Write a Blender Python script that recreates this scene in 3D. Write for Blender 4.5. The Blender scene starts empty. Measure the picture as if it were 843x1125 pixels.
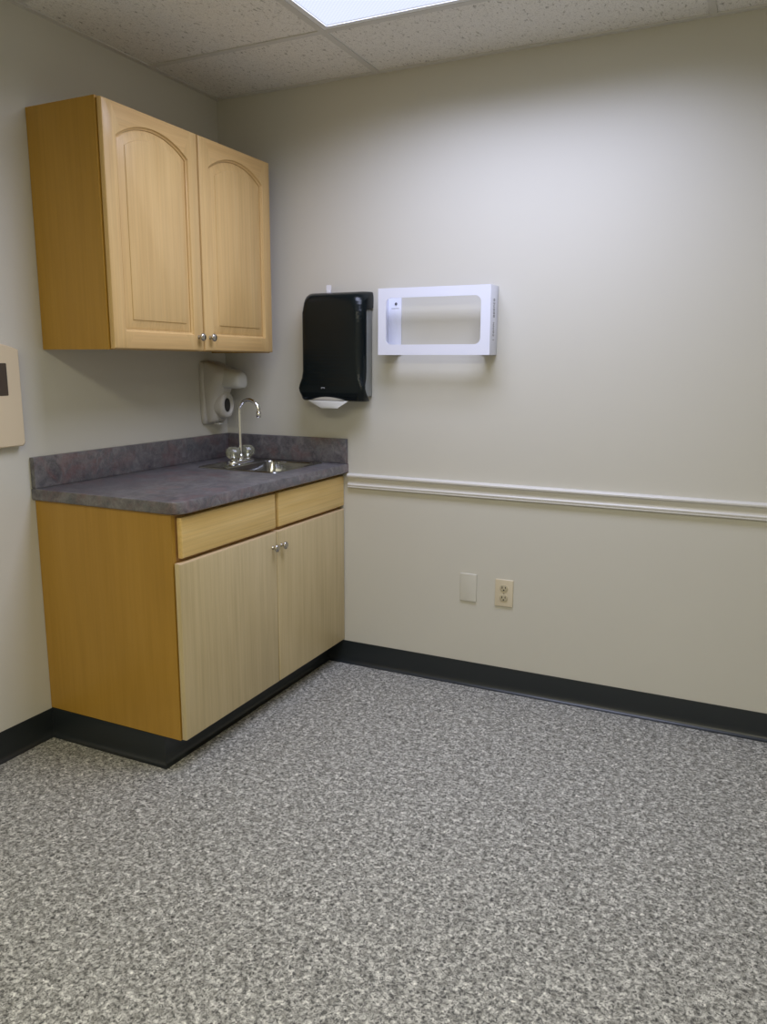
import bpy, bmesh, math, random
from mathutils import Vector, Matrix
S = bpy.context.scene
C = S.collection
random.seed(7)
PI = math.pi
H = 2.463            # ceiling height
RX, RY = 3.7, -4.3   # far sides of the room

# ------------------------------------------------------------------ materials
def mat(name, col, rough=.5, metal=0., spec=.5, **kw):
    m = bpy.data.materials.new(name); m.use_nodes = True
    b = m.node_tree.nodes['Principled BSDF']
    b.inputs['Base Color'].default_value = (*col, 1)
    b.inputs['Roughness'].default_value = rough
    b.inputs['Metallic'].default_value = metal
    b.inputs['Specular IOR Level'].default_value = spec
    for k, v in kw.items(): b.inputs[k.replace('_', ' ')].default_value = v
    return m
def N(m, t, **kw):
    n = m.node_tree.nodes.new(t)
    for k, v in kw.items(): setattr(n, k, v)
    return n
def L(m, a, b): m.node_tree.links.new(a, b)
def bsdf(m): return m.node_tree.nodes['Principled BSDF']
def coords(m, scale=(1, 1, 1), rot=(0, 0, 0)):
    tc = N(m, 'ShaderNodeTexCoord'); mp = N(m, 'ShaderNodeMapping')
    mp.inputs['Scale'].default_value = scale; mp.inputs['Rotation'].default_value = rot
    L(m, tc.outputs['Object'], mp.inputs['Vector']); return mp.outputs['Vector']
def noise(m, vec, scale, detail=4, rough=.55, dist=0):
    n = N(m, 'ShaderNodeTexNoise')
    n.inputs['Scale'].default_value = scale; n.inputs['Detail'].default_value = detail
    n.inputs['Roughness'].default_value = rough; n.inputs['Distortion'].default_value = dist
    L(m, vec, n.inputs['Vector']); return n.outputs['Fac']
def ramp(m, fac, stops):
    r = N(m, 'ShaderNodeValToRGB'); e = r.color_ramp.elements
    while len(e) < len(stops): e.new(.5)
    for i, (p, c) in enumerate(stops): e[i].position = p; e[i].color = (*c, 1)
    L(m, fac, r.inputs['Fac']); return r.outputs['Color']
def mix(m, fac, a, b, mode='MIX'):
    n = N(m, 'ShaderNodeMix', data_type='RGBA', blend_type=mode)
    for k, v in ((0, fac), (6, a), (7, b)):
        if hasattr(v, 'links'): L(m, v, n.inputs[k])
        elif k == 0: n.inputs[0].default_value = v
        else: n.inputs[k].default_value = (*v, 1)
    return n.outputs[2]
def bump(m, fac, strength, dist=.002):
    b = N(m, 'ShaderNodeBump'); b.inputs['Strength'].default_value = strength
    b.inputs['Distance'].default_value = dist
    L(m, fac, b.inputs['Height']); L(m, b.outputs['Normal'], bsdf(m).inputs['Normal'])

M = {}
# eggshell wall paint with a fine roller texture
m = M['paint'] = mat('wall_paint', (.56, .535, .475), .42, spec=.32)
v = coords(m); bump(m, noise(m, v, 260, 3), .06)
L(m, mix(m, noise(m, v, 1.6, 3), (.60, .58, .505), (.62, .60, .525)), bsdf(m).inputs['Base Color'])
# fissured mineral ceiling tile
m = M['tile'] = mat('ceiling_tile', (.6, .58, .54), .9, spec=.2)
v = coords(m, (1, 1.0, 1))
f1 = ramp(m, noise(m, coords(m, (1, .45, 1)), 95, 3, .6, .6), [(.31, (.55, .54, .52)), (.42, (1, 1, 1))])
f2 = ramp(m, noise(m, v, 260, 2), [(.3, (.75, .75, .75)), (.5, (1, 1, 1))])
c = mix(m, 1, mix(m, 1, (.86, .84, .80), f1, 'MULTIPLY'), f2, 'MULTIPLY')
L(m, c, bsdf(m).inputs['Base Color']); bump(m, f1, .5, .002)
M['grid'] = mat('grid_metal', (.66, .645, .61), .5)
M['trim'] = mat('trim_gloss', (.66, .64, .585), .3)
# floor: grey chip-patterned sheet
m = M['floor'] = mat('floor_sheet', (.3, .3, .28), .55, spec=.35)
v = coords(m)
big = noise(m, v, 52, 3, .6, .4)
fine = noise(m, v, 125, 4, .68, .8)
base = ramp(m, big, [(.36, (.235, .23, .205)), (.5, (.38, .375, .345)), (.62, (.60, .59, .545))])
fl = ramp(m, fine, [(.36, (.03, .03, .028)), (.455, (.50, .50, .49)), (.53, (1.03, 1.03, 1.02)), (.61, (1.25, 1.25, 1.23)), (.69, (1.8, 1.8, 1.77))])
c = mix(m, 1, base, fl, 'MULTIPLY')
c = mix(m, .12, c, ramp(m, noise(m, v, 14, 2), [(.35, (.25, .245, .225)), (.65, (.36, .355, .33))]))
L(m, c, bsdf(m).inputs['Base Color']); bump(m, fine, .12, .001)
# woods
def wood(name, a, b, d, axis='z', rough=.38, g=1., contrast=1.):
    m = M[name] = mat(name, b, rough, spec=.4)
    s = {'z': (1, 1, .06), 'y': (1, .06, 1)}[axis]
    v = coords(m, s)
    n1 = noise(m, v, 34 * g, 5, .6, .3)
    n2 = noise(m, coords(m, tuple(k * k if k < 1 else 1 for k in s)), 150 * g, 3, .6)
    n3 = noise(m, coords(m, tuple(.35 if k < 1 else 1 for k in s)), 5, 2)
    c1 = ramp(m, n1, [(.3, a), (.5, b), (.72, d)])
    c2 = mix(m, .28 * contrast, c1, ramp(m, n2, [(.35, tuple(k * .72 for k in b)), (.6, tuple(min(1, k * 1.12) for k in b))]))
    c3 = mix(m, .22, c2, ramp(m, n3, [(.35, a), (.65, d)]))
    L(m, c3, bsdf(m).inputs['Base Color']); bump(m, n2, .04, .001)
    return m
wood('maple_door', (.55, .345, .130), (.63, .42, .170), (.70, .49, .215))
wood('maple_rail', (.55, .335, .125), (.63, .41, .165), (.70, .48, .21), 'y')
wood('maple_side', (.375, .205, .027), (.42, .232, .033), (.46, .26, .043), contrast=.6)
wood('maple_frame', (.33, .17, .05), (.39, .21, .065), (.44, .25, .085))
wood('maple_drawer', (.64, .42, .13), (.74, .52, .20), (.82, .62, .29), 'y', contrast=1.3)
wood('pale_laminate', (.50, .395, .21), (.575, .465, .26), (.645, .525, .312), g=1.2, contrast=.9)
M['door_edge_lit'] = mat('painted_lit_edge', (.60, .45, .27), .4)  # light from above on the base doors' top edges, put into the colour
# countertop laminate: slate grey with plum and rust clouds
m = M['laminate'] = mat('slate_laminate', (.09, .085, .095), .30, spec=.5)
v = coords(m)
c = ramp(m, noise(m, v, 22, 5, .65, 1.2), [(.33, (.075, .070, .078)), (.5, (.125, .117, .122)), (.66, (.19, .18, .182))])
c = mix(m, ramp(m, noise(m, v, 9, 4, .6, .8), [(.52, (0, 0, 0)), (.68, (.6, .6, .6))]), c, (.17, .09, .088))
c = mix(m, ramp(m, noise(m, coords(m, (1.3, .9, 1)), 13, 3, .6, .5), [(.56, (0, 0, 0)), (.7, (.45, .45, .45))]), c, (.10, .12, .13))
c = mix(m, ramp(m, noise(m, v, 170, 3), [(.5, (0, 0, 0)), (.75, (.35, .35, .35))]), c, (.24, .23, .23))
L(m, c, bsdf(m).inputs['Base Color'])
M['rubber'] = mat('dark_rubber_cove', (.016, .020, .022), .34, spec=.5)
M['steel'] = mat('brushed_steel', (.40, .40, .395), .17, 1)
M['chrome'] = mat('chrome', (.78, .78, .78), .07, 1)
M['nickel'] = mat('satin_nickel', (.50, .47, .42), .26, 1)
m = M['acrylic'] = mat('clear_acrylic', (.66, .66, .52), .16, Transmission_Weight=.82, IOR=1.49)
M['white'] = mat('white_acrylic', (.76, .775, .86), .22)
M['offwhite'] = mat('offwhite_plastic', (.52, .50, .45), .36)
M['chin'] = mat('white_plastic', (.54, .54, .50), .35)
M['cream'] = mat('cream_plastic', (.66, .55, .38), .45)
M['ivory'] = mat('ivory_plastic', (.66, .58, .42), .35)
M['receptacle'] = mat('aged_ivory_plastic', (.47, .41, .27), .4)
M['painted'] = mat('painted_plate', (.605, .585, .505), .44)
M['dark'] = mat('dark_void', (.012, .011, .010), .5)
M['window'] = mat('dark_brown_window', (.055, .036, .022), .25)
M['grey'] = mat('grey_plastic', (.25, .265, .255), .4)
M['ink'] = mat('grey_ink', (.10, .10, .11), .6)
M['paleink'] = mat('pale_ink', (.36, .36, .38), .6)
M['label'] = mat('clear_label', (.80, .80, .84), .3)
m = M['black'] = mat('black_smoked_plastic', (.0030, .0065, .0075), .24, spec=.28)
w = N(m, 'ShaderNodeTexWave', wave_type='BANDS', bands_direction='Z'); w.inputs['Scale'].default_value = 22
w.inputs['Distortion'].default_value = 0
L(m, coords(m), w.inputs['Vector']); bump(m, w.outputs['Fac'], .10, .0015)
# lit prismatic diffuser
m = M['diffuser'] = bpy.data.materials.new('lit_diffuser'); m.use_nodes = True
nt = m.node_tree; nt.nodes.clear()
o = N(m, 'ShaderNodeOutputMaterial'); e = N(m, 'ShaderNodeEmission')
vo = N(m, 'ShaderNodeTexVoronoi'); vo.inputs['Scale'].default_value = 95; vo.inputs['Randomness'].default_value = 0
L(m, coords(m, rot=(0, 0, PI / 4)), vo.inputs['Vector'])
L(m, ramp(m, vo.outputs['Distance'], [(0, (.93, 1.0, 1.18)), (.6, (.78, .84, 1.04))]), e.inputs['Color'])
e.inputs['Strength'].default_value = 1.0
L(m, e.outputs[0], o.inputs['Surface'])

# ------------------------------------------------------------------ mesh helpers
def obj(name, bm, material, parent=None, loc=None, smooth=30, slots=None):
    """one mesh object; vertices are given in room coordinates, origin = loc or parent's"""
    org = Vector(loc) if loc is not None else Vector((0, 0, 0))
    if parent is not None:
        p = parent
        org = Vector((0, 0, 0))
        while p is not None: org += p.location; p = p.parent
    bmesh.ops.recalc_face_normals(bm, faces=bm.faces)
    bmesh.ops.translate(bm, verts=bm.verts, vec=-org)
    me = bpy.data.meshes.new(name); bm.to_mesh(me); bm.free()
    for mm in ([material] + (slots or [])): me.materials.append(M[mm])
    if smooth:
        me.shade_smooth(); me.set_sharp_from_angle(angle=math.radians(smooth))
    o = bpy.data.objects.new(name, me); C.objects.link(o)
    if parent is not None: o.parent = parent
    else: o.location = org
    return o
def thing(name, label, cat, loc, group=None):
    o = bpy.data.objects.new(name, None); C.objects.link(o)
    o.location = loc; o.empty_display_size = .05; o['label'] = label; o['category'] = cat
    if group: o['group'] = group
    return o
def struct(name, bm, m, smooth=30):
    o = obj(name, bm, m, smooth=smooth); o['kind'] = 'structure'; return o
def box(bm, a, b, bev=0, seg=2):
    r = bmesh.ops.create_cube(bm, size=1)
    vs = r['verts']
    for v in vs: v.co = Vector([(a[i] + b[i]) / 2 + v.co[i] * abs(b[i] - a[i]) for i in range(3)])
    if bev:
        es = list({e for v in vs for e in v.link_edges})
        bmesh.ops.bevel(bm, geom=es, offset=bev, segments=seg, profile=.5, affect='EDGES')
    return bm
def BM(): return bmesh.new()
def nbox(a, b, bev=0, seg=2): return box(BM(), a, b, bev, seg)
def loft(bm, loops, cap0=True, cap1=True, closed=True):
    rows = [[bm.verts.new(p) for p in l] for l in loops]
    n = len(rows[0])
    for a, b in zip(rows, rows[1:]):
        for i in range(n if closed else n - 1):
            bm.faces.new((a[i], a[(i + 1) % n], b[(i + 1) % n], b[i]))
    if cap0: bm.faces.new(rows[0])
    if cap1: bm.faces.new(rows[-1])
    return bm
def lathe(bm, origin, axis, prof, n=24, phase=0):
    """prof = [(distance along axis, radius)]"""
    ax = Vector(axis).normalized(); q = Vector((0, 0, 1)).rotation_difference(ax)
    loops = []
    for d, r in prof:
        loops.append([Vector(origin) + q @ Vector((r * math.cos(2 * PI * i / n + phase), r * math.sin(2 * PI * i / n + phase), d)) for i in range(n)])
    return loft(bm, loops)
def tube(bm, pts, rad, n=14):
    pts = [Vector(p) for p in pts]; loops = []
    up = None
    for i, p in enumerate(pts):
        t = (pts[min(i + 1, len(pts) - 1)] - pts[max(i - 1, 0)]).normalized()
        if up is None: up = t.orthogonal().normalized()
        up = (up - t * up.dot(t)).normalized(); s = t.cross(up)
        r = rad[i] if isinstance(rad, (list, tuple)) else rad
        loops.append([p + up * r * math.cos(2 * PI * k / n) + s * r * math.sin(2 * PI * k / n) for k in range(n)])
    return loft(bm, loops)
def rrect(a0, b0, a1, b1, r, k=6):
    """rounded rectangle in 2D, counter-clockwise; r is one radius or four (BL, BR, TR, TL)"""
    rs = r if isinstance(r, (list, tuple)) else [r] * 4
    out = []
    for (cx, cy, s, rr) in ((a0, b0, PI, rs[0]), (a1, b0, 1.5 * PI, rs[1]), (a1, b1, 0, rs[2]), (a0, b1, .5 * PI, rs[3])):
        ox = cx + (rr if cx == a0 else -rr); oy = cy + (rr if cy == b0 else -rr)
        for i in range(k + 1):
            t = s + .5 * PI * i / max(k, 1)
            out.append((ox + rr * math.cos(t), oy + rr * math.sin(t)))
    return out
def extrude2d(bm, pts, to3, d0, d1): return loft(bm, [[to3(a, b, d0) for a, b in pts], [to3(a, b, d1) for a, b in pts]])
XY = lambda a, b, d: (a, b, d)
XZ = lambda a, b, d: (a, d, b)
YZ = lambda a, b, d: (d, a, b)

# ------------------------------------------------------------------ room shell
struct('floor', nbox((-.1, RY - .1, -.1), (RX + .1, .1, 0)), 'floor', 0)
struct('wall_left', nbox((-.1, RY - .1, 0), (0, .1, H + .12)), 'paint', 0)
struct('wall_back', nbox((0, 0, 0), (RX, .1, H + .12)), 'paint', 0)
struct('wall_right', nbox((RX, RY - .1, 0), (RX + .1, .1, H + .12)), 'paint', 0)
struct('wall_front', nbox((0, RY - .1, 0), (RX, RY, H + .12)), 'paint', 0)
# ceiling: lay-in panels with the light openings left out
GX = [0, .780, 1.999, 3.218, RX]
GY = [0, -.432, -1.042, -1.652, -2.262, -2.872, -3.482, -4.092, RY]
lights = {(1, 1), (1, 5), (2, 5)}
bm = BM()
for i in range(4):
    for j in range(8):
        if (i, j) in lights: continue
        box(bm, (GX[i], GY[j + 1], H), (GX[i + 1], GY[j], H + .018))
struct('ceiling', bm, 'tile', 0)
bm = BM()
t = .012
for x in GX[1:-1]: box(bm, (x - t, RY, H - .0045), (x + t, 0, H - .0005))
for y in GY[1:-1]:
    xs = [0] + GX[1:-1] + [RX]
    for a, b in zip(xs, xs[1:]): box(bm, (a + t if a else 0, y - t, H - .0040), (b - t if b < RX else RX, y + t, H - .0005))
box(bm, (0, RY, H - .0050), (.022, 0, H - .0005)); box(bm, (.022, -.022, H - .0050), (RX, 0, H - .0005))
box(bm, (RX - .022, RY, H - .005), (RX, -.022, H - .0005)); box(bm, (.022, RY, H - .005), (RX - .022, RY + .022, H - .0005))
struct('trim_2', bm, 'grid', 0)
# chair rail on the back wall
prof = [(0, .872), (.010, .8725), (.018, .870), (.0215, .8655), (.0215, .860), (.018, .8565), (.0125, .854), (.0095, .847),
        (.0085, .838), (.0095, .830), (.0125, .8255), (.0150, .824), (.0150, .8205), (.0120, .8185), (.0120, .8170),
        (.0145, .8155), (.0145, .8120), (.011, .8095), (.006, .8085), (0, .8085)]
bm = BM(); loft(bm, [[(x, -d, z) for d, z in prof] for x in (.6425, RX)])
struct('trim_1', bm, 'trim', 35)
# rubber cove bases
cove = [(0, 0), (.022, 0), (.0225, .0015), (.016, .004), (.009, .010), (.0052, .020), (.0042, .035), (.0040, .094), (.0025, .1015), (0, .102)]
bm = BM(); loft(bm, [[(.5257 + d, -d, z) for d, z in cove], [(RX, -d, z) for d, z in cove]])
struct('baseboard_back', bm, 'rubber', 40)
bm = BM(); loft(bm, [[(d, RY, z) for d, z in cove], [(d, -1.1047 - d, z) for d, z in cove]])
struct('baseboard_left', bm, 'rubber', 40)

# ------------------------------------------------------------------ ceiling lights
SPREAD = math.radians(155)
def ceiling_light(i, j, label, watts, col, spread=SPREAD):
    x0, x1, y0, y1 = GX[i], GX[i + 1], GY[j + 1], GY[j]
    t = thing('ceiling_light', label, 'ceiling light', ((x0 + x1) / 2, (y0 + y1) / 2, H), 'recessed troffer lights')
    bm = BM(); g = .0125
    def ring(o0, o1, za, zb):
        a = rrect(x0 + o0, y0 + o0, x1 - o0, y1 - o0, 0, 0); b = rrect(x0 + o1, y0 + o1, x1 - o1, y1 - o1, 0, 0)
        loft(bm, [[(p, q, za) for p, q in a], [(p, q, zb) for p, q in a], [(p, q, zb) for p, q in b], [(p, q, za) for p, q in b], [(p, q, za) for p, q in a]], False, False)
    ring(g, g + .020, H - .003, H + .012)
    obj('frame', bm, 'trimwhite', t)
    bm = BM(); a0 = (x0 + g + .001, y0 + g + .001); a1 = (x1 - g - .001, y1 - g - .001)
    lo = rrect(*a0, *a1, 0, 0); hi = rrect(a0[0] + .05, a0[1] + .05, a1[0] - .05, a1[1] - .05, 0, 0)
    loft(bm, [[(p, q, H + .0125) for p, q in lo], [(p, q, H + .09) for p, q in hi]], False, True)
    obj('housing', bm, 'grid', t)
    bm = BM(); e = g + .0205
    box(bm, (x0 + e, y0 + e, H + .002), (x1 - e, y1 - e, H + .006))
    obj('diffuser', bm, 'diffuser', t, smooth=0)
    # the tubes' light, spread downwards by the prismatic diffuser
    ld = bpy.data.lights.new('lamp', 'AREA'); ld.shape = 'RECTANGLE'; ld.size = x1 - x0 - .07; ld.size_y = y1 - y0 - .07
    ld.energy = watts; ld.color = col; ld.spread = spread
    lo_ = bpy.data.objects.new('lamp', ld); C.objects.link(lo_); lo_.parent = t; lo_.location = (0, 0, .0005)
M['trimwhite'] = mat('white_enamel', (.85, .86, .88), .35)
ceiling_light(1, 1, 'bright rectangular ceiling light panel above the counter corner', 19.3, (.84, .90, 1.24))
ceiling_light(1, 5, 'added rectangular ceiling light panel for general light, out of the picture above the viewer, nearer the left wall', 23, (1., .94, .69), math.radians(172))  # added unseen fixture that gives the room its general light
ceiling_light(2, 5, 'added rectangular ceiling light panel for general light, out of the picture above the viewer, nearer the right wall', 20, (1., .94, .69), math.radians(172))  # second added fixture out of frame, more general fill light

# ------------------------------------------------------------------ upper cabinet
def knob(parent, x, y, z, s=1.):
    bm = lathe(BM(), (x, y, z), (1, 0, 0), [(0, .0075 * s), (.002, .0072 * s), (.005, .0050 * s), (.012, .0046 * s), (.015, .0075 * s), (.0175, .0135 * s),
               (.0205, .0150 * s), (.0235, .0140 * s), (.026, .0105 * s), (.0275, .005 * s), (.0278, .001 * s)], 20)
    o = obj('knob', bm, 'nickel', parent, smooth=60); o['label'] = 'round satin nickel knob'; return o
def arch_loop(y0, y1, z0, zs, rise, ins, n=(8, 8, 26)):
    """bottom edge, right side, arch, left side; ins shrinks it evenly"""
    a, b = y0 + ins, y1 - ins
    w = (y1 - y0) / 2; R = (w * w + rise * rise) / (2 * rise); cz = zs + rise - R; cy = (y0 + y1) / 2
    Ri = R - ins; wi = w - ins
    zside = cz + math.sqrt(max(Ri * Ri - wi * wi, 0))
    pts = [(a + (b - a) * i / n[0], z0 + ins) for i in range(n[0])]
    pts += [(b, z0 + ins + (zside - z0 - ins) * i / n[1]) for i in range(n[1])]
    th = math.asin(wi / Ri)
    pts += [(cy + Ri * math.sin(th - 2 * th * i / n[2]), cz + Ri * math.cos(th - 2 * th * i / n[2])) for i in range(n[2])]
    pts += [(a, zside - (zside - z0 - ins) * i / n[1]) for i in range(n[1])]
    return pts
def rect_loop(y0, y1, z0, z1, n=(8, 8, 26)):
    pts = [(y0 + (y1 - y0) * i / n[0], z0) for i in range(n[0])]
    pts += [(y1, z0 + (z1 - z0) * i / n[1]) for i in range(n[1])]
    pts += [(y1 - (y1 - y0) * i / n[2], z1) for i in range(n[2])]
    pts += [(y0, z1 - (z1 - z0) * i / n[1]) for i in range(n[1])]
    return pts
def arched_door(parent, y0, y1, z0, z1, x0, x1, ky):
    st = .055; A = (y0 + st, y1 - st, z0 + .057, z1 - .100, .056)
    def R(i, x): return [(x, a, b) for a, b in rect_loop(y0 + i, y1 - i, z0 + i, z1 - i)]
    def G(i, x): return [(x, a, b) for a, b in arch_loop(*A, i)]
    bm = BM()
    loft(bm, [R(.002, x0), R(0, x0 + .002), R(0, x1 - .006), R(.0015, x1 - .002), R(.005, x1), G(-.001, x1), G(.0, x1 - .0010), G(.0012, x1 - .0055), G(.0045, x1 - .0075), G(.0065, x1 - .0085), G(.0070, x1 - .0125), G(.0070, x0), R(.002, x0)], False, False)
    d = obj('door', bm, 'maple_door', parent, smooth=35)
    # the horizontal rails carry their own grain direction
    d.data.materials.append(M['maple_rail'])
    org = d.parent.location
    for f in d.data.polygons:
        c = f.center + org
        if A[0] + .001 < c.y < A[1] - .001 and (c.z > z1 - .102 or c.z < z0 + .057) and f.normal.x > .3: f.material_index = 1
    bm = BM()
    loft(bm, [G(.0076, x0 + .003), G(.0076, x1 - .0120), G(.0110, x1 - .0118), G(.0118, x1 - .0108), G(.0385, x1 - .0042), G(.0395, x1 - .0018), G(.041, x1 - .0012)], True, True)
    p = obj('raised_panel', bm, 'maple_door', d, smooth=25)
    k = knob(d, x1, ky, 1.437)
    return d
UY0, UY1, UZ0, UZ1, UX = -1.026, -.086, 1.385, 2.158, .302
t = thing('wall_cabinet', 'maple wall cabinet with two arched raised-panel doors hung above the counter', 'cabinet', (0, (UY0 + UY1) / 2, UZ0))
bm = BM()
box(bm, (.002, UY0, UZ0), (UX, UY0 + .016, UZ1)); box(bm, (.002, UY1 - .016, UZ0), (UX, UY1, UZ1))
box(bm, (.002, UY0 + .016, UZ0 + .012), (UX - .018, UY1 - .016, UZ0 + .028)); box(bm, (.002, UY0 + .016, UZ1 - .02), (UX - .018, UY1 - .016, UZ1 - .004))
box(bm, (.002, UY0 + .016, UZ0 + .028), (.008, UY1 - .016, UZ1 - .02))
obj('cabinet_box', bm, 'maple_side', t)
bm = BM(); fx0, fx1 = UX - .0178, UX
box(bm, (fx0, UY0 + .0162, UZ0), (fx1, UY0 + .04, UZ1)); box(bm, (fx0, UY1 - .04, UZ0), (fx1, UY1 - .0162, UZ1))
box(bm, (fx0, UY0 + .04, UZ0), (fx1, UY1 - .04, UZ0 + .04)); box(bm, (fx0, UY0 + .04, UZ1 - .04), (fx1, UY1 - .04, UZ1))
box(bm, (fx0, -.577, UZ0 + .04), (fx1, -.537, UZ1 - .04))
obj('face_frame', bm, 'maple_door', t)
arched_door(t, -1.020, -.5605, 1.388, 2.154, UX + .0025, UX + .0225, -.590)
arched_door(t, -.5535, -.094, 1.388, 2.154, UX + .0025, UX + .0225, -.524)

# ------------------------------------------------------------------ base cabinet
BY0, BX, BZ0, BZ1 = -1.107, .598, .1065, .8735
t = thing('base_cabinet', 'sink base cabinet with two pale doors, two drawer fronts and black toe kick', 'cabinet', (0, BY0 / 2, 0))
bm = BM()
box(bm, (.002, BY0, BZ0), (BX, BY0 + .017, BZ1)); box(bm, (.002, -.019, BZ0), (BX, -.002, BZ1))
box(bm, (.002, BY0 + .017, BZ0), (BX - .020, -.019, BZ0 + .017)); box(bm, (.002, BY0 + .017, BZ0 + .017), (.008, -.019, BZ1))
obj('cabinet_box', bm, 'maple_side', t)
bm = BM(); a, b = BX - .0198, BX
box(bm, (a, BY0 + .0172, BZ0), (b, BY0 + .038, BZ1)); box(bm, (a, -.040, BZ0), (b, -.0192, BZ1))
box(bm, (a, BY0 + .038, BZ1 - .03), (b, -.040, BZ1)); box(bm, (a, BY0 + .038, .70), (b, -.040, .735)); box(bm, (a, BY0 + .038, BZ0), (b, -.040, BZ0 + .03))
box(bm, (a, -.562, BZ0 + .03), (b, -.524, .70)); box(bm, (a, -.562, .735), (b, -.524, BZ1 - .03))
obj('face_frame', bm, 'maple_frame', t)
X0, X1 = BX + .0035, BX + .0230
def slab_front(name, y0, y1, z0, z1, mat_, r=.004, edge=None):
    bm = BM()
    def R(i, x): return [(x, p, q) for p, q in rrect(y0 + i, z0 + i, y1 - i, z1 - i, .0015, 2)]
    loft(bm, [R(.001, X0), R(0, X0 + .001), R(0, X1 - r), R(r * .3, X1 - r * .3), R(r, X1)])
    o = obj(name, bm, mat_, t, smooth=40)
    if edge:
        o.data.materials.append(M[edge])
        for f in o.data.polygons:
            if f.normal.z > .3: f.material_index = 1  # upward faces take the painted-in top light
    return o
slab_front('drawer', -1.084, -.546, .7265, .8600, 'maple_drawer', .006)
slab_front('drawer', -.526, -.004, .7265, .8600, 'maple_drawer', .006)
d1 = slab_front('door', -1.103, -.5455, .1085, .7135, 'pale_laminate', .005, 'door_edge_lit')
d2 = slab_front('door', -.5405, -.004, .1085, .7135, 'pale_laminate', .005, 'door_edge_lit')
knob(d1, X1, -.572, .655); knob(d2, X1, -.514, .655)
# plinth with its rubber cove
bm = BM(); PX = .5255
path = [((.0003, -1.1045), (1, -1)), ((PX, -1.1045), (1, -1)), ((PX, -.0003), (1, -1))]
bm2 = nbox((.01, -1.1040, .0005), (PX - .0005, -.004, BZ0 - .0005))
k = obj('toe_kick', bm2, 'rubber', t, smooth=0)
loops = []
for (px, py), (nx, ny) in path: loops.append([(px + nx * dd, py + ny * dd, z if z < .1 else z + .003) for dd, z in cove])
loft(bm, loops)
obj('cove_base', bm, 'rubber', k, smooth=40)

# ------------------------------------------------------------------ countertop
CX, CY0, CZ0, CZ1 = .641, -1.120, .8742, .914
t = thing('countertop', 'dark slate laminate countertop with matching backsplash on the base cabinet', 'countertop', (0, CY0 / 2, CZ0))
SX0, SX1, SY0, SY1 = .146, .538, -.420, -.034        # sink rim outline
def loop_at(bm, pts, z): return [bm.verts.new((a, b, z)) for a, b in pts]
def slab_with_hole(bm, outer, hole, z0, z1, r):
    def inset(pts, d):
        c = Vector((sum(p[0] for p in pts) / len(pts), sum(p[1] for p in pts) / len(pts)))
        x0, x1 = min(p[0] for p in pts), max(p[0] for p in pts); y0, y1 = min(p[1] for p in pts), max(p[1] for p in pts)
        return [((p[0] - c.x) * (1 - 2 * d / (x1 - x0)) + c.x, (p[1] - c.y) * (1 - 2 * d / (y1 - y0)) + c.y) for p in pts]
    rings = [(inset(outer, r), z0), (outer, z0 + r), (outer, z1 - r), (inset(outer, r * .3), z1 - r * .3), (inset(outer, r), z1)]
    rows = [loop_at(bm, p, z) for p, z in rings]
    n = len(outer)
    for A, B in zip(rows, rows[1:]):
        for i in range(n): bm.faces.new((A[i], A[(i + 1) % n], B[(i + 1) % n], B[i]))
    hb, ht = loop_at(bm, hole, z0), loop_at(bm, hole, z1); k = len(hole)
    for i in range(k): bm.faces.new((hb[i], hb[(i + 1) % k], ht[(i + 1) % k], ht[i]))
    for O, Hh in ((rows[0], hb), (rows[-1], ht)):
        es = [bm.edges.get((O[i], O[(i + 1) % n])) for i in range(n)] + [bm.edges.get((Hh[i], Hh[(i + 1) % k])) for i in range(k)]
        bmesh.ops.triangle_fill(bm, edges=es, use_beauty=True)
bm = BM()
outer = rrect(.001, CY0, CX, -.001, [.001, .045, .001, .001], 8)
hole = rrect(SX0 + .012, SY0 + .012, SX1 - .012, SY1 - .012, .02, 5)
slab_with_hole(bm, outer, hole, CZ0, CZ1, .003)
obj('worktop', bm, 'laminate', t, smooth=40)
bm = nbox((.001, CY0 + .002, CZ1 + .0003), (.021, -.0225, 1.022), .0025)
obj('backsplash', bm, 'laminate', t)
bm = nbox((.001, -.0215, CZ1 + .0003), (CX - .002, -.001, 1.022), .0025)
obj('backsplash', bm, 'laminate', t)

# ------------------------------------------------------------------ sink
t = thing('sink', 'small square stainless steel drop-in sink in the dark countertop', 'sink', ((SX0 + SX1) / 2, (SY0 + SY1) / 2, CZ1))
zt = CZ1 + .0008
def rr(i, z, r): return [(a, b, z) for a, b in rrect(SX0 + i, SY0 + i, SX1 - i, SY1 - i, r, 6)]
bx0, bx1, by0, by1 = .264, .515, -.396, -.058
def rb(i, z, r): return [(a, b, z) for a, b in rrect(bx0 + i, by0 + i, bx1 - i, by1 - i, r, 6)]
bm = BM()
loft(bm, [rr(0, zt, .026), rr(.0005, zt + .0022, .026), rr(.004, zt + .0042, .024), rr(.009, zt + .0036, .020), rr(.013, zt + .0018, .018),
          rb(-.004, zt + .0016, .040), rb(0, zt - .001, .038), rb(.003, zt - .006, .036), rb(.009, zt - .10, .034), rb(.014, zt - .125, .03), rb(.03, zt - .138, .02), rb(.10, zt - .141, .01)], False, True)
obj('basin', bm, 'steel', t, smooth=50)
bm = lathe(BM(), ((bx0 + bx1) / 2, (by0 + by1) / 2, zt - .1405), (0, 0, 1), [(0, .040), (.002, .0395), (.003, .036), (.0015, .028), (.001, .010), (.0012, .001)], 24)
obj('drain', bm, 'chrome', t, smooth=50)

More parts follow.
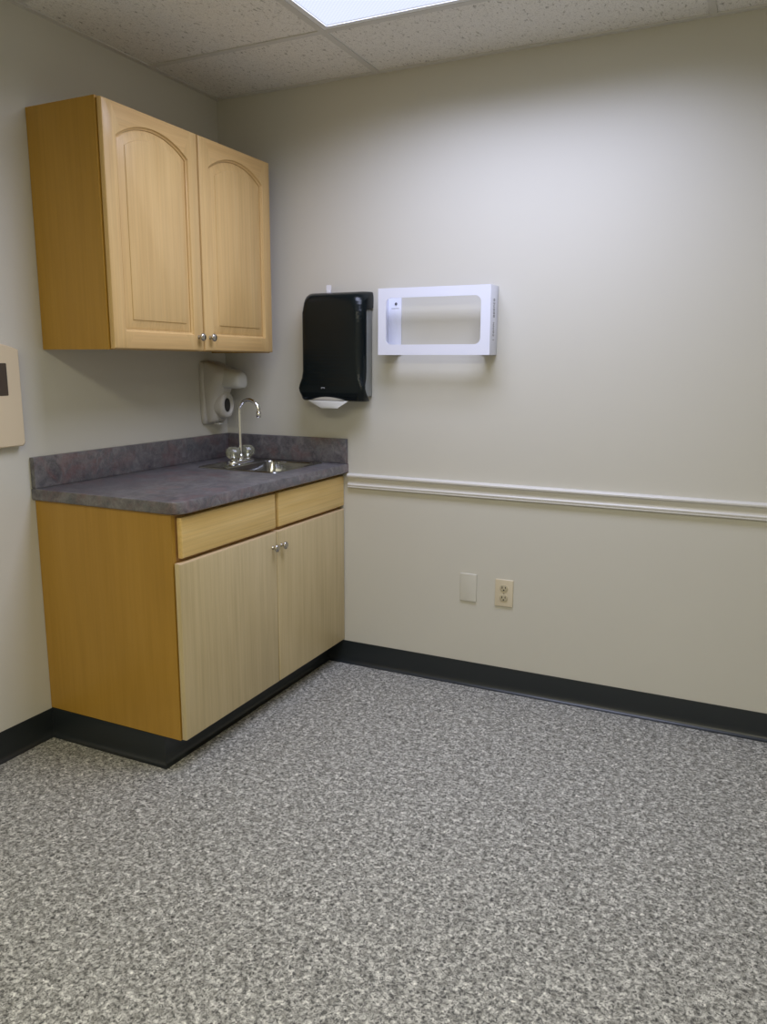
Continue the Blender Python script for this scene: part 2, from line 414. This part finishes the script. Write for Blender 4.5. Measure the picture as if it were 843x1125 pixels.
# ------------------------------------------------------------------ faucet
FX, FY, FZ = .220, -.207, zt + .0020
t = thing('faucet', 'chrome gooseneck faucet with two clear faceted knobs on the sink', 'faucet', (FX, FY, FZ))
bm = BM()
def pl(i, z): return [(a, b, z) for a, b in rrect(FX - .025 + i, FY - .082 + i, FX + .025 - i, FY + .082 - i, .0245 - i, 7)]
loft(bm, [pl(0, FZ), pl(0, FZ + .006), pl(.003, FZ + .011), pl(.008, FZ + .014), pl(.018, FZ + .015)])
obj('base_plate', bm, 'chrome', t, smooth=50)
pts = [(FX, FY, FZ + .016), (FX, FY, FZ + .10), (FX, FY, 1.135)]
R_ = .050; n = 18
rad = [.0085, .0078, .0078]
for i in range(1, n + 1):
    a = PI - PI * 1.03 * i / n
    pts.append((FX + .003 * 0 + R_ + R_ * math.cos(a), FY, 1.138 + R_ * math.sin(a))); rad.append(.0078)
bm = tube(BM(), pts, rad)
lathe(bm, (FX, FY, FZ + .0155), (0, 0, 1), [(0, .017), (.006, .0165), (.014, .0125), (.022, .010), (.024, .0085)], 20)
sp = obj('spout', bm, 'chrome', t, smooth=50)
ex, _, ez = pts[-1]
bm = lathe(BM(), (ex, FY, ez + .006), (-.06, 0, -1), [(0, .0085), (.002, .0108), (.020, .0108), (.022, .0095), (.024, .008), (.0242, .004)], 20)
obj('aerator', bm, 'chrome', sp, smooth=50)
for s in (-1, 1):
    ky = FY + s * .051
    bm = lathe(BM(), (FX, ky, FZ + .0150), (0, 0, 1), [(0, .0185), (.003, .018), (.005, .011), (.012, .0075), (.034, .0045)], 20)
    st = obj('valve_stem', bm, 'chrome', t, smooth=50)
    # faceted clear knob
    bm = BM(); loops = []; nf = 14
    for q, (z, r) in enumerate([(.006, .015), (.011, .024), (.019, .0305), (.029, .0335), (.039, .0325), (.048, .0275), (.055, .0195), (.057, .011)]):
        loops.append([(FX + r * math.cos(2 * PI * (i + .5 * (q % 2)) / nf), ky + r * math.sin(2 * PI * (i + .5 * (q % 2)) / nf), FZ + .015 + z) for i in range(nf)])
    rows = [[bm.verts.new(p) for p in l] for l in loops]
    for q, (A, B) in enumerate(zip(rows, rows[1:])):
        for i in range(nf):
            j = (i + 1) % nf
            if q % 2 == 0: bm.faces.new((A[i], A[j], B[i])); bm.faces.new((A[j], B[j], B[i]))
            else: bm.faces.new((A[i], A[j], B[j])); bm.faces.new((A[i], B[j], B[i]))
    bm.faces.new(rows[0]); bm.faces.new(rows[-1])
    h = obj('knob', bm, 'acrylic', st, smooth=0); h['label'] = 'clear faceted acrylic knob'

# ------------------------------------------------------------------ soap dispenser on the left wall
SYC = -.122
t = thing('soap_dispenser', 'off-white soap dispenser on the left wall under the wall cabinet', 'soap dispenser', (0, SYC, 1.07))
bm = BM()
def sec(z, w, d, r, x0=.001, k=7):
    return [(a, SYC + b, z) for a, b in [(x, y) for x, y in rrect(x0, -w, d, w, [.001, min(r, w * .98, d - x0 - .002), min(r, w * .98, d - x0 - .002), .001], k)]]
loft(bm, [sec(1.072, .058, .012, .008), sec(1.076, .064, .018, .012), sec(1.10, .070, .021, .012), sec(1.30, .073, .021, .012), sec(1.335, .070, .019, .012), sec(1.346, .062, .013, .008)])
obj('back_plate', bm, 'offwhite', t, smooth=60)
bm = BM()
prof = [(1.078, .040, .040, .02), (1.083, .046, .056, .03), (1.095, .050, .064, .035), (1.12, .055, .074, .045), (1.16, .060, .082, .05), (1.20, .063, .090, .055), (1.23, .065, .100, .055),
        (1.26, .066, .116, .055), (1.29, .066, .122, .055), (1.31, .065, .114, .055), (1.33, .062, .082, .05), (1.342, .057, .050, .03), (1.348, .048, .030, .02), (1.350, .036, .024, .012)]
loft(bm, [sec(z, w, d, r, .012) for z, w, d, r in prof])
body = obj('body', bm, 'offwhite', t, smooth=70)
# round hood that juts out over the nozzle
def ell(cx, cz, ry, rz, n=28, tilt=0): return [(cx + tilt * rz * math.sin(2 * PI * i / n), SYC + ry * math.cos(2 * PI * i / n), cz + rz * math.sin(2 * PI * i / n)) for i in range(n)]
bm = BM(); loops = []
for x, hw, zt_, zb in [(.085, .045, 1.322, 1.232), (.115, .0445, 1.318, 1.231), (.150, .043, 1.310, 1.231), (.172, .039, 1.302, 1.232), (.181, .033, 1.296, 1.234), (.185, .022, 1.286, 1.240)]:
    l = []
    for i in range(28):
        a = 2 * PI * i / 28
        c, s = math.cos(a), math.sin(a)
        ex = .55
        l.append((x, SYC + hw * math.copysign(abs(c) ** ex, c), (zt_ + zb) / 2 + (zt_ - zb) / 2 * math.copysign(abs(s) ** (.6 if s < 0 else 1.), s)))
    loops.append(l)
loft(bm, loops)
h = obj('hood', bm, 'chin', t, smooth=60)
# lower boss with the oval sight window
bm = BM(); cz = 1.158
loft(bm, [ell(.05, cz, .052, .064), ell(.085, cz, .049, .060), ell(.097, cz, .045, .056), ell(.1015, cz, .039, .050), ell(.1015, cz, .032, .042), ell(.097, cz, .029, .039), ell(.093, cz, .018, .030)])
b = obj('boss', bm, 'offwhite', t, smooth=50)
bm = BM(); loft(bm, [ell(.0925, cz, .0195, .0305), ell(.0965, cz, .0190, .0300), ell(.0985, cz, .015, .025)])
w_ = obj('sight_window', bm, 'dark', b, smooth=50); w_['label'] = 'black oval window'
bm = nbox((.030, SYC - .018, 1.0695), (.062, SYC + .018, 1.0785), .003)
obj('latch', bm, 'chin', t)

# ------------------------------------------------------------------ paper towel dispenser on the back wall
TX, TZ = .613, 1.185
t = thing('paper_towel_dispenser', 'black paper towel dispenser on the back wall beside the wall cabinet', 'paper towel dispenser', (TX, 0, TZ))
bm = nbox((TX - .143, -.070, 1.205), (TX + .1445, -.0008, 1.562), .006, 3)
bmz = bm
obj('wall_mount', bm, 'grey', t)
bm = BM()
#        z     half w  front  radius back
cov = [(1.1860, .147, -.082, .020, -.040), (1.1885, .151, -.094, .028, -.044), (1.195, .1540, -.104, .034, -.052), (1.206, .1565, -.109, .038, -.068), (1.222, .1580, -.1120, .040, -.085), (1.238, .1580, -.1125, .040, -.094),
       (1.255, .1555, -.1105, .040, -.090), (1.280, .1515, -.1075, .040, -.074), (1.310, .1495, -.106, .040, -.067), (1.40, .149, -.107, .040, -.066), (1.50, .149, -.1065, .040, -.066),
       (1.552, .149, -.105, .040, -.066), (1.558, .149, -.1045, .042, -.060), (1.566, .149, -.104, .044, -.004), (1.590, .149, -.1005, .050, -.001), (1.604, .149, -.096, .056, -.001), (1.616, .1485, -.088, .060, -.001), (1.625, .147, -.074, .060, -.001), (1.630, .145, -.056, .050, -.001), (1.632, .142, -.040, .035, -.001)]
loops = []
for z, w, f, r, bk in cov:
    rad = min(r, abs(f - bk) * .95)
    dip = 0
    l = []
    for a, b_ in rrect(TX - w, f, TX + w, bk, [rad, rad, .0005, .0005], 7): l.append((a, b_, z))
    loops.append(l)
loft(bm, loops)
cover = obj('cover', bm, 'black', t, smooth=50)
# scoop at the exit
bm = BM()
up = []
cxm = .600
def chin_row(z, xa, xb, y, bow, n=14):
    return [(xa + (xb - xa) * i / n, y - bow * (1 - abs(2 * i / n - 1) ** 2.5), z) for i in range(n + 1)]
def solid_strip(bm, rows, th):
    n = len(rows[0])
    loops = [r + [(p[0], p[1] + th, p[2]) for p in reversed(r)] for r in rows]
    loft(bm, loops)
# lower lip: wide at the top, tapering to a shorter bottom edge
solid_strip(bm, [chin_row(1.1885, .500, .692, -.098, .014), chin_row(1.1865, .501, .691, -.100, .014), chin_row(1.1780, .522, .680, -.106, .010), chin_row(1.1690, .546, .667, -.112, .006), chin_row(1.1590, .571, .653, -.118, .002), chin_row(1.1570, .576, .650, -.118, .001)], .006)
ch = obj('exit_lip', bm, 'chin', t, smooth=40); ch['label'] = 'white curved lip below the black cover'
bm = BM()
n = 18; rowa = []; rowb = []
for i in range(n + 1):
    s = 2 * i / n - 1
    x = cxm + .076 * s
    rowa.append((x, -.1135 + .006 * s * s, 1.191)); rowb.append((x, -.1145 + .006 * s * s, 1.1915 + .0125 * (1 - s * s)))
loft(bm, [rowa + [(p[0], p[1] + .012, p[2]) for p in reversed(rowa)], rowb + [(p[0], p[1] + .012, p[2]) for p in reversed(rowb)]])
obj('exit_guide', bm, 'offwhite', t, smooth=40)
# key in the top
bm = BM()
ky0 = -.035
extrude2d(bm, rrect(.558, 1.640, .580, 1.664, .004, 4), XZ, ky0 - .002, ky0 + .002)
box(bm, (.560, ky0 - .004, 1.6315), (.578, ky0 + .004, 1.641), .001)
kk = obj('key', bm, 'label', t); kk['label'] = 'small clear plastic key standing in the top'
# small pale emblem
bm = BM(); zc = 1.2405; yf = -.1133
for dx, dz, w, h in ((-.0075, 0, .0022, .006), (-.004, .0022, .005, .002), (.0005, .001, .0022, .0045), (.004, .0022, .004, .002), (.0065, -.0005, .002, .004)):
    box(bm, (.5815 + dx - w / 2, yf - .0006, zc + dz - h / 2), (.5815 + dx + w / 2, yf + .0015, zc + dz + h / 2))
obj('emblem', bm, 'paleink', cover, smooth=0)

# ------------------------------------------------------------------ glove box holder
gx0, gx1, gz0, gz1, gd = .827, 1.297, 1.3765, 1.636, .092
t = thing('glove_box_holder', 'empty white open-front glove box holder on the back wall', 'glove box holder', ((gx0 + gx1) / 2, 0, gz0))
bm = BM(); th = .004
ok = 7
wo = rrect(.861, 1.417, 1.259, 1.598, .024, ok)
# outer outline with matching point count
oo = rrect(gx0, gz0, gx1, gz1, .0015, ok)
loft(bm, [[(a, -gd, b) for a, b in oo], [(a, -gd, b) for a, b in wo], [(a, -gd + th, b) for a, b in wo], [(a, -gd + th, b) for a, b in oo], [(a, -gd, b) for a, b in oo]], False, False)
obj('front_panel', bm, 'white', t, smooth=30)
for x0, x1 in ((gx0, gx0 + th), (gx1 - th, gx1)):
    s_ = obj('side_panel', nbox((x0, -gd + th + .0002, gz0), (x1, -.0012, gz1), .0006), 'white', t)
right_side = s_
for x0, x1 in ((gx0 + th + .0002, .890), (1.236, gx1 - th - .0002)):
    f_ = obj('mounting_flange', nbox((x0, -.0052, gz0 + .002), (x1, -.0012, gz1 - .002), .0006), 'white', t)
    if x0 < 1:
        sc = lathe(BM(), (.866, -.0052, 1.5815), (0, -1, 0), [(0, .0058), (.0015, .0055), (.0028, .0035), (.003, .001)], 16)
        obj('screw', sc, 'ink', f_)
        bm = BM(); xx = .846
        for w in (.005, .004, .006, .003, .005, .004): box(bm, (xx, -.0056, 1.5615), (xx + w, -.0050, 1.5650)); xx += w + .0012
        obj('fine_print', bm, 'paleink', f_, smooth=0)
for x0, x1 in ((gx0 + th + .0002, gx0 + .052), (gx1 - .052, gx1 - th - .0002)):
    obj('bottom_ledge', nbox((x0, -gd + th + .0002, gz0), (x1, -.0056, gz0 + .004), .0006), 'white', t)
obj('bottom_bar', nbox((gx0 + .0525, -gd + th + .0002, gz0), (gx1 - .0525, -gd + th + .016, gz0 + .004), .0006), 'white', t)
# upright row of small dark characters on the right side
bm = BM(); rnd = random.Random(4); z = 1.432
for k in range(13):
    if k == 6: z += .010; continue
    hgt = .0085 if k else .012; wid = .015
    x = gx1 + .0006
    yc = -.050
    kind = rnd.randrange(4)
    def st(ya, yb, za, zb): box(bm, (gx1 - .001, yc + ya, z + za), (x, yc + yb, z + zb))
    st(-wid / 2, wid / 2, 0, .0022)
    if kind != 1: st(-wid / 2, -wid / 2 + .0024, .0022, hgt)
    if kind in (0, 2): st(wid / 2 - .0024, wid / 2, .0022, hgt)
    if kind in (0, 3): st(-wid / 2 + .0024, wid / 2 - .0024, hgt - .002, hgt)
    z += hgt + .0035
obj('lettering', bm, 'ink', right_side, smooth=0)

# ------------------------------------------------------------------ wall plates
def plate(name, x0, x1, z0, z1, m, parent, d=.006):
    bm = BM()
    def R(i, y): return [(a, y, b) for a, b in rrect(x0 + i, z0 + i, x1 - i, z1 - i, .003, 3)]
    loft(bm, [R(0, -.0006), R(0, -d + .0018), R(.0012, -d + .0004), R(.003, -d)])
    return obj(name, bm, m, parent, smooth=30)
t = thing('blank_wall_plate', 'blank wall plate painted wall colour, left of the electrical outlet', 'wall plate', (1.206, 0, .37))
plate('cover_plate', 1.170, 1.242, .3685, .4870, 'painted', t)
t = thing('electrical_outlet', 'ivory duplex electrical outlet low on the back wall under the chair rail', 'electrical outlet', (1.360, 0, .368))
p = plate('cover_plate', 1.322, 1.398, .3670, .4805, 'ivory', t)
ox, oz = 1.360, .4235
for s in (-1, 1):
    cz = oz + s * .0205
    bm = BM(); r = .0168; pts = []
    for i in range(28):
        a = 2 * PI * i / 28; pts.append((ox + r * math.cos(a), cz + max(-.0138, min(.0138, r * math.sin(a)))))
    loft(bm, [[(a, -.0058, b) for a, b in pts], [(a, -.0078, b) for a, b in pts], [(ox + (a - ox) * .94, -.0085, cz + (b - cz) * .94) for a, b in pts]])
    rc = obj('receptacle', bm, 'receptacle', t, smooth=40); rc['label'] = 'darker socket face with black slots'
    bm = BM()
    box(bm, (ox - .0085, -.0088, cz - .001), (ox - .0050, -.0080, cz + .0085)); box(bm, (ox + .0050, -.0088, cz), (ox + .0083, -.0080, cz + .0078))
    lathe(bm, (ox, -.0080, cz - .0068), (0, -1, 0), [(0, .0032), (.0008, .0032)], 12)
    obj('slot', bm, 'dark', rc, smooth=0)
bm = lathe(BM(), (ox, -.0058, oz), (0, -1, 0), [(0, .0036), (.001, .0034), (.0016, .002), (.0017, .0005)], 14)
obj('screw', bm, 'nickel', p)

# ------------------------------------------------------------------ cream box on the left wall
yc, hw = -1.262, .113
t = thing('wall_box', 'cream plastic wall box with arched top and dark window on left wall', 'wall box', (0, yc, 1.066))
def outl(i):
    pts = [(yc - hw + .008 + i, 1.066 + i), (yc + hw - .008 - i, 1.066 + i), (yc + hw - i, 1.076 + i * .5)]
    n = 16
    for k in range(n + 1):
        s = 1 - 2 * k / n
        pts.append((yc + (hw - i) * s, 1.384 - i + .021 * (1 - s * s)))
    pts.append((yc - hw + i, 1.076 + i * .5))
    return pts
bm = BM()
loft(bm, [[(x, a, b) for a, b in outl(i)] for x, i in ((.001, 0), (.020, 0), (.027, .0015), (.030, .005))])
bd = obj('case', bm, 'cream', t, smooth=30)
bm = BM()
loft(bm, [[(x, a, b) for a, b in rrect(yc - .059, 1.235, yc + .059, 1.339, .003, 3)] for x in (.0295, .0308)])
w_ = obj('window', bm, 'window', bd, smooth=30); w_['label'] = 'dark brown window in the cream face'

# ------------------------------------------------------------------ camera
cam = bpy.data.cameras.new('camera'); co = bpy.data.objects.new('camera', cam); C.objects.link(co)
f_px = 865.04; cam.sensor_width = 36; cam.sensor_fit = 'HORIZONTAL'; cam.lens = 36 * f_px / 843
r = Vector((.9011, .4336, .0043)); u = Vector((-.0846, .1660, .9825)); fw = Vector((-.4253, .8857, -.1862))
R = Matrix((r, u, -fw)).transposed().to_4x4()
co.matrix_world = Matrix.Translation((2.2558, -3.0092, 1.3456)) @ R
cam.clip_start = .02
S.camera = co
# ------------------------------------------------------------------ world and view
wd = bpy.data.worlds.new('world'); S.world = wd; wd.use_nodes = True
wd.node_tree.nodes['Background'].inputs[0].default_value = (.05, .05, .05, 1)
vs = S.view_settings
S.display_settings.display_device = 'sRGB'
vs.view_transform = 'Standard'; vs.look = 'None'; vs.gamma = 1; vs.use_curve_mapping = False
vs.exposure = 0.0
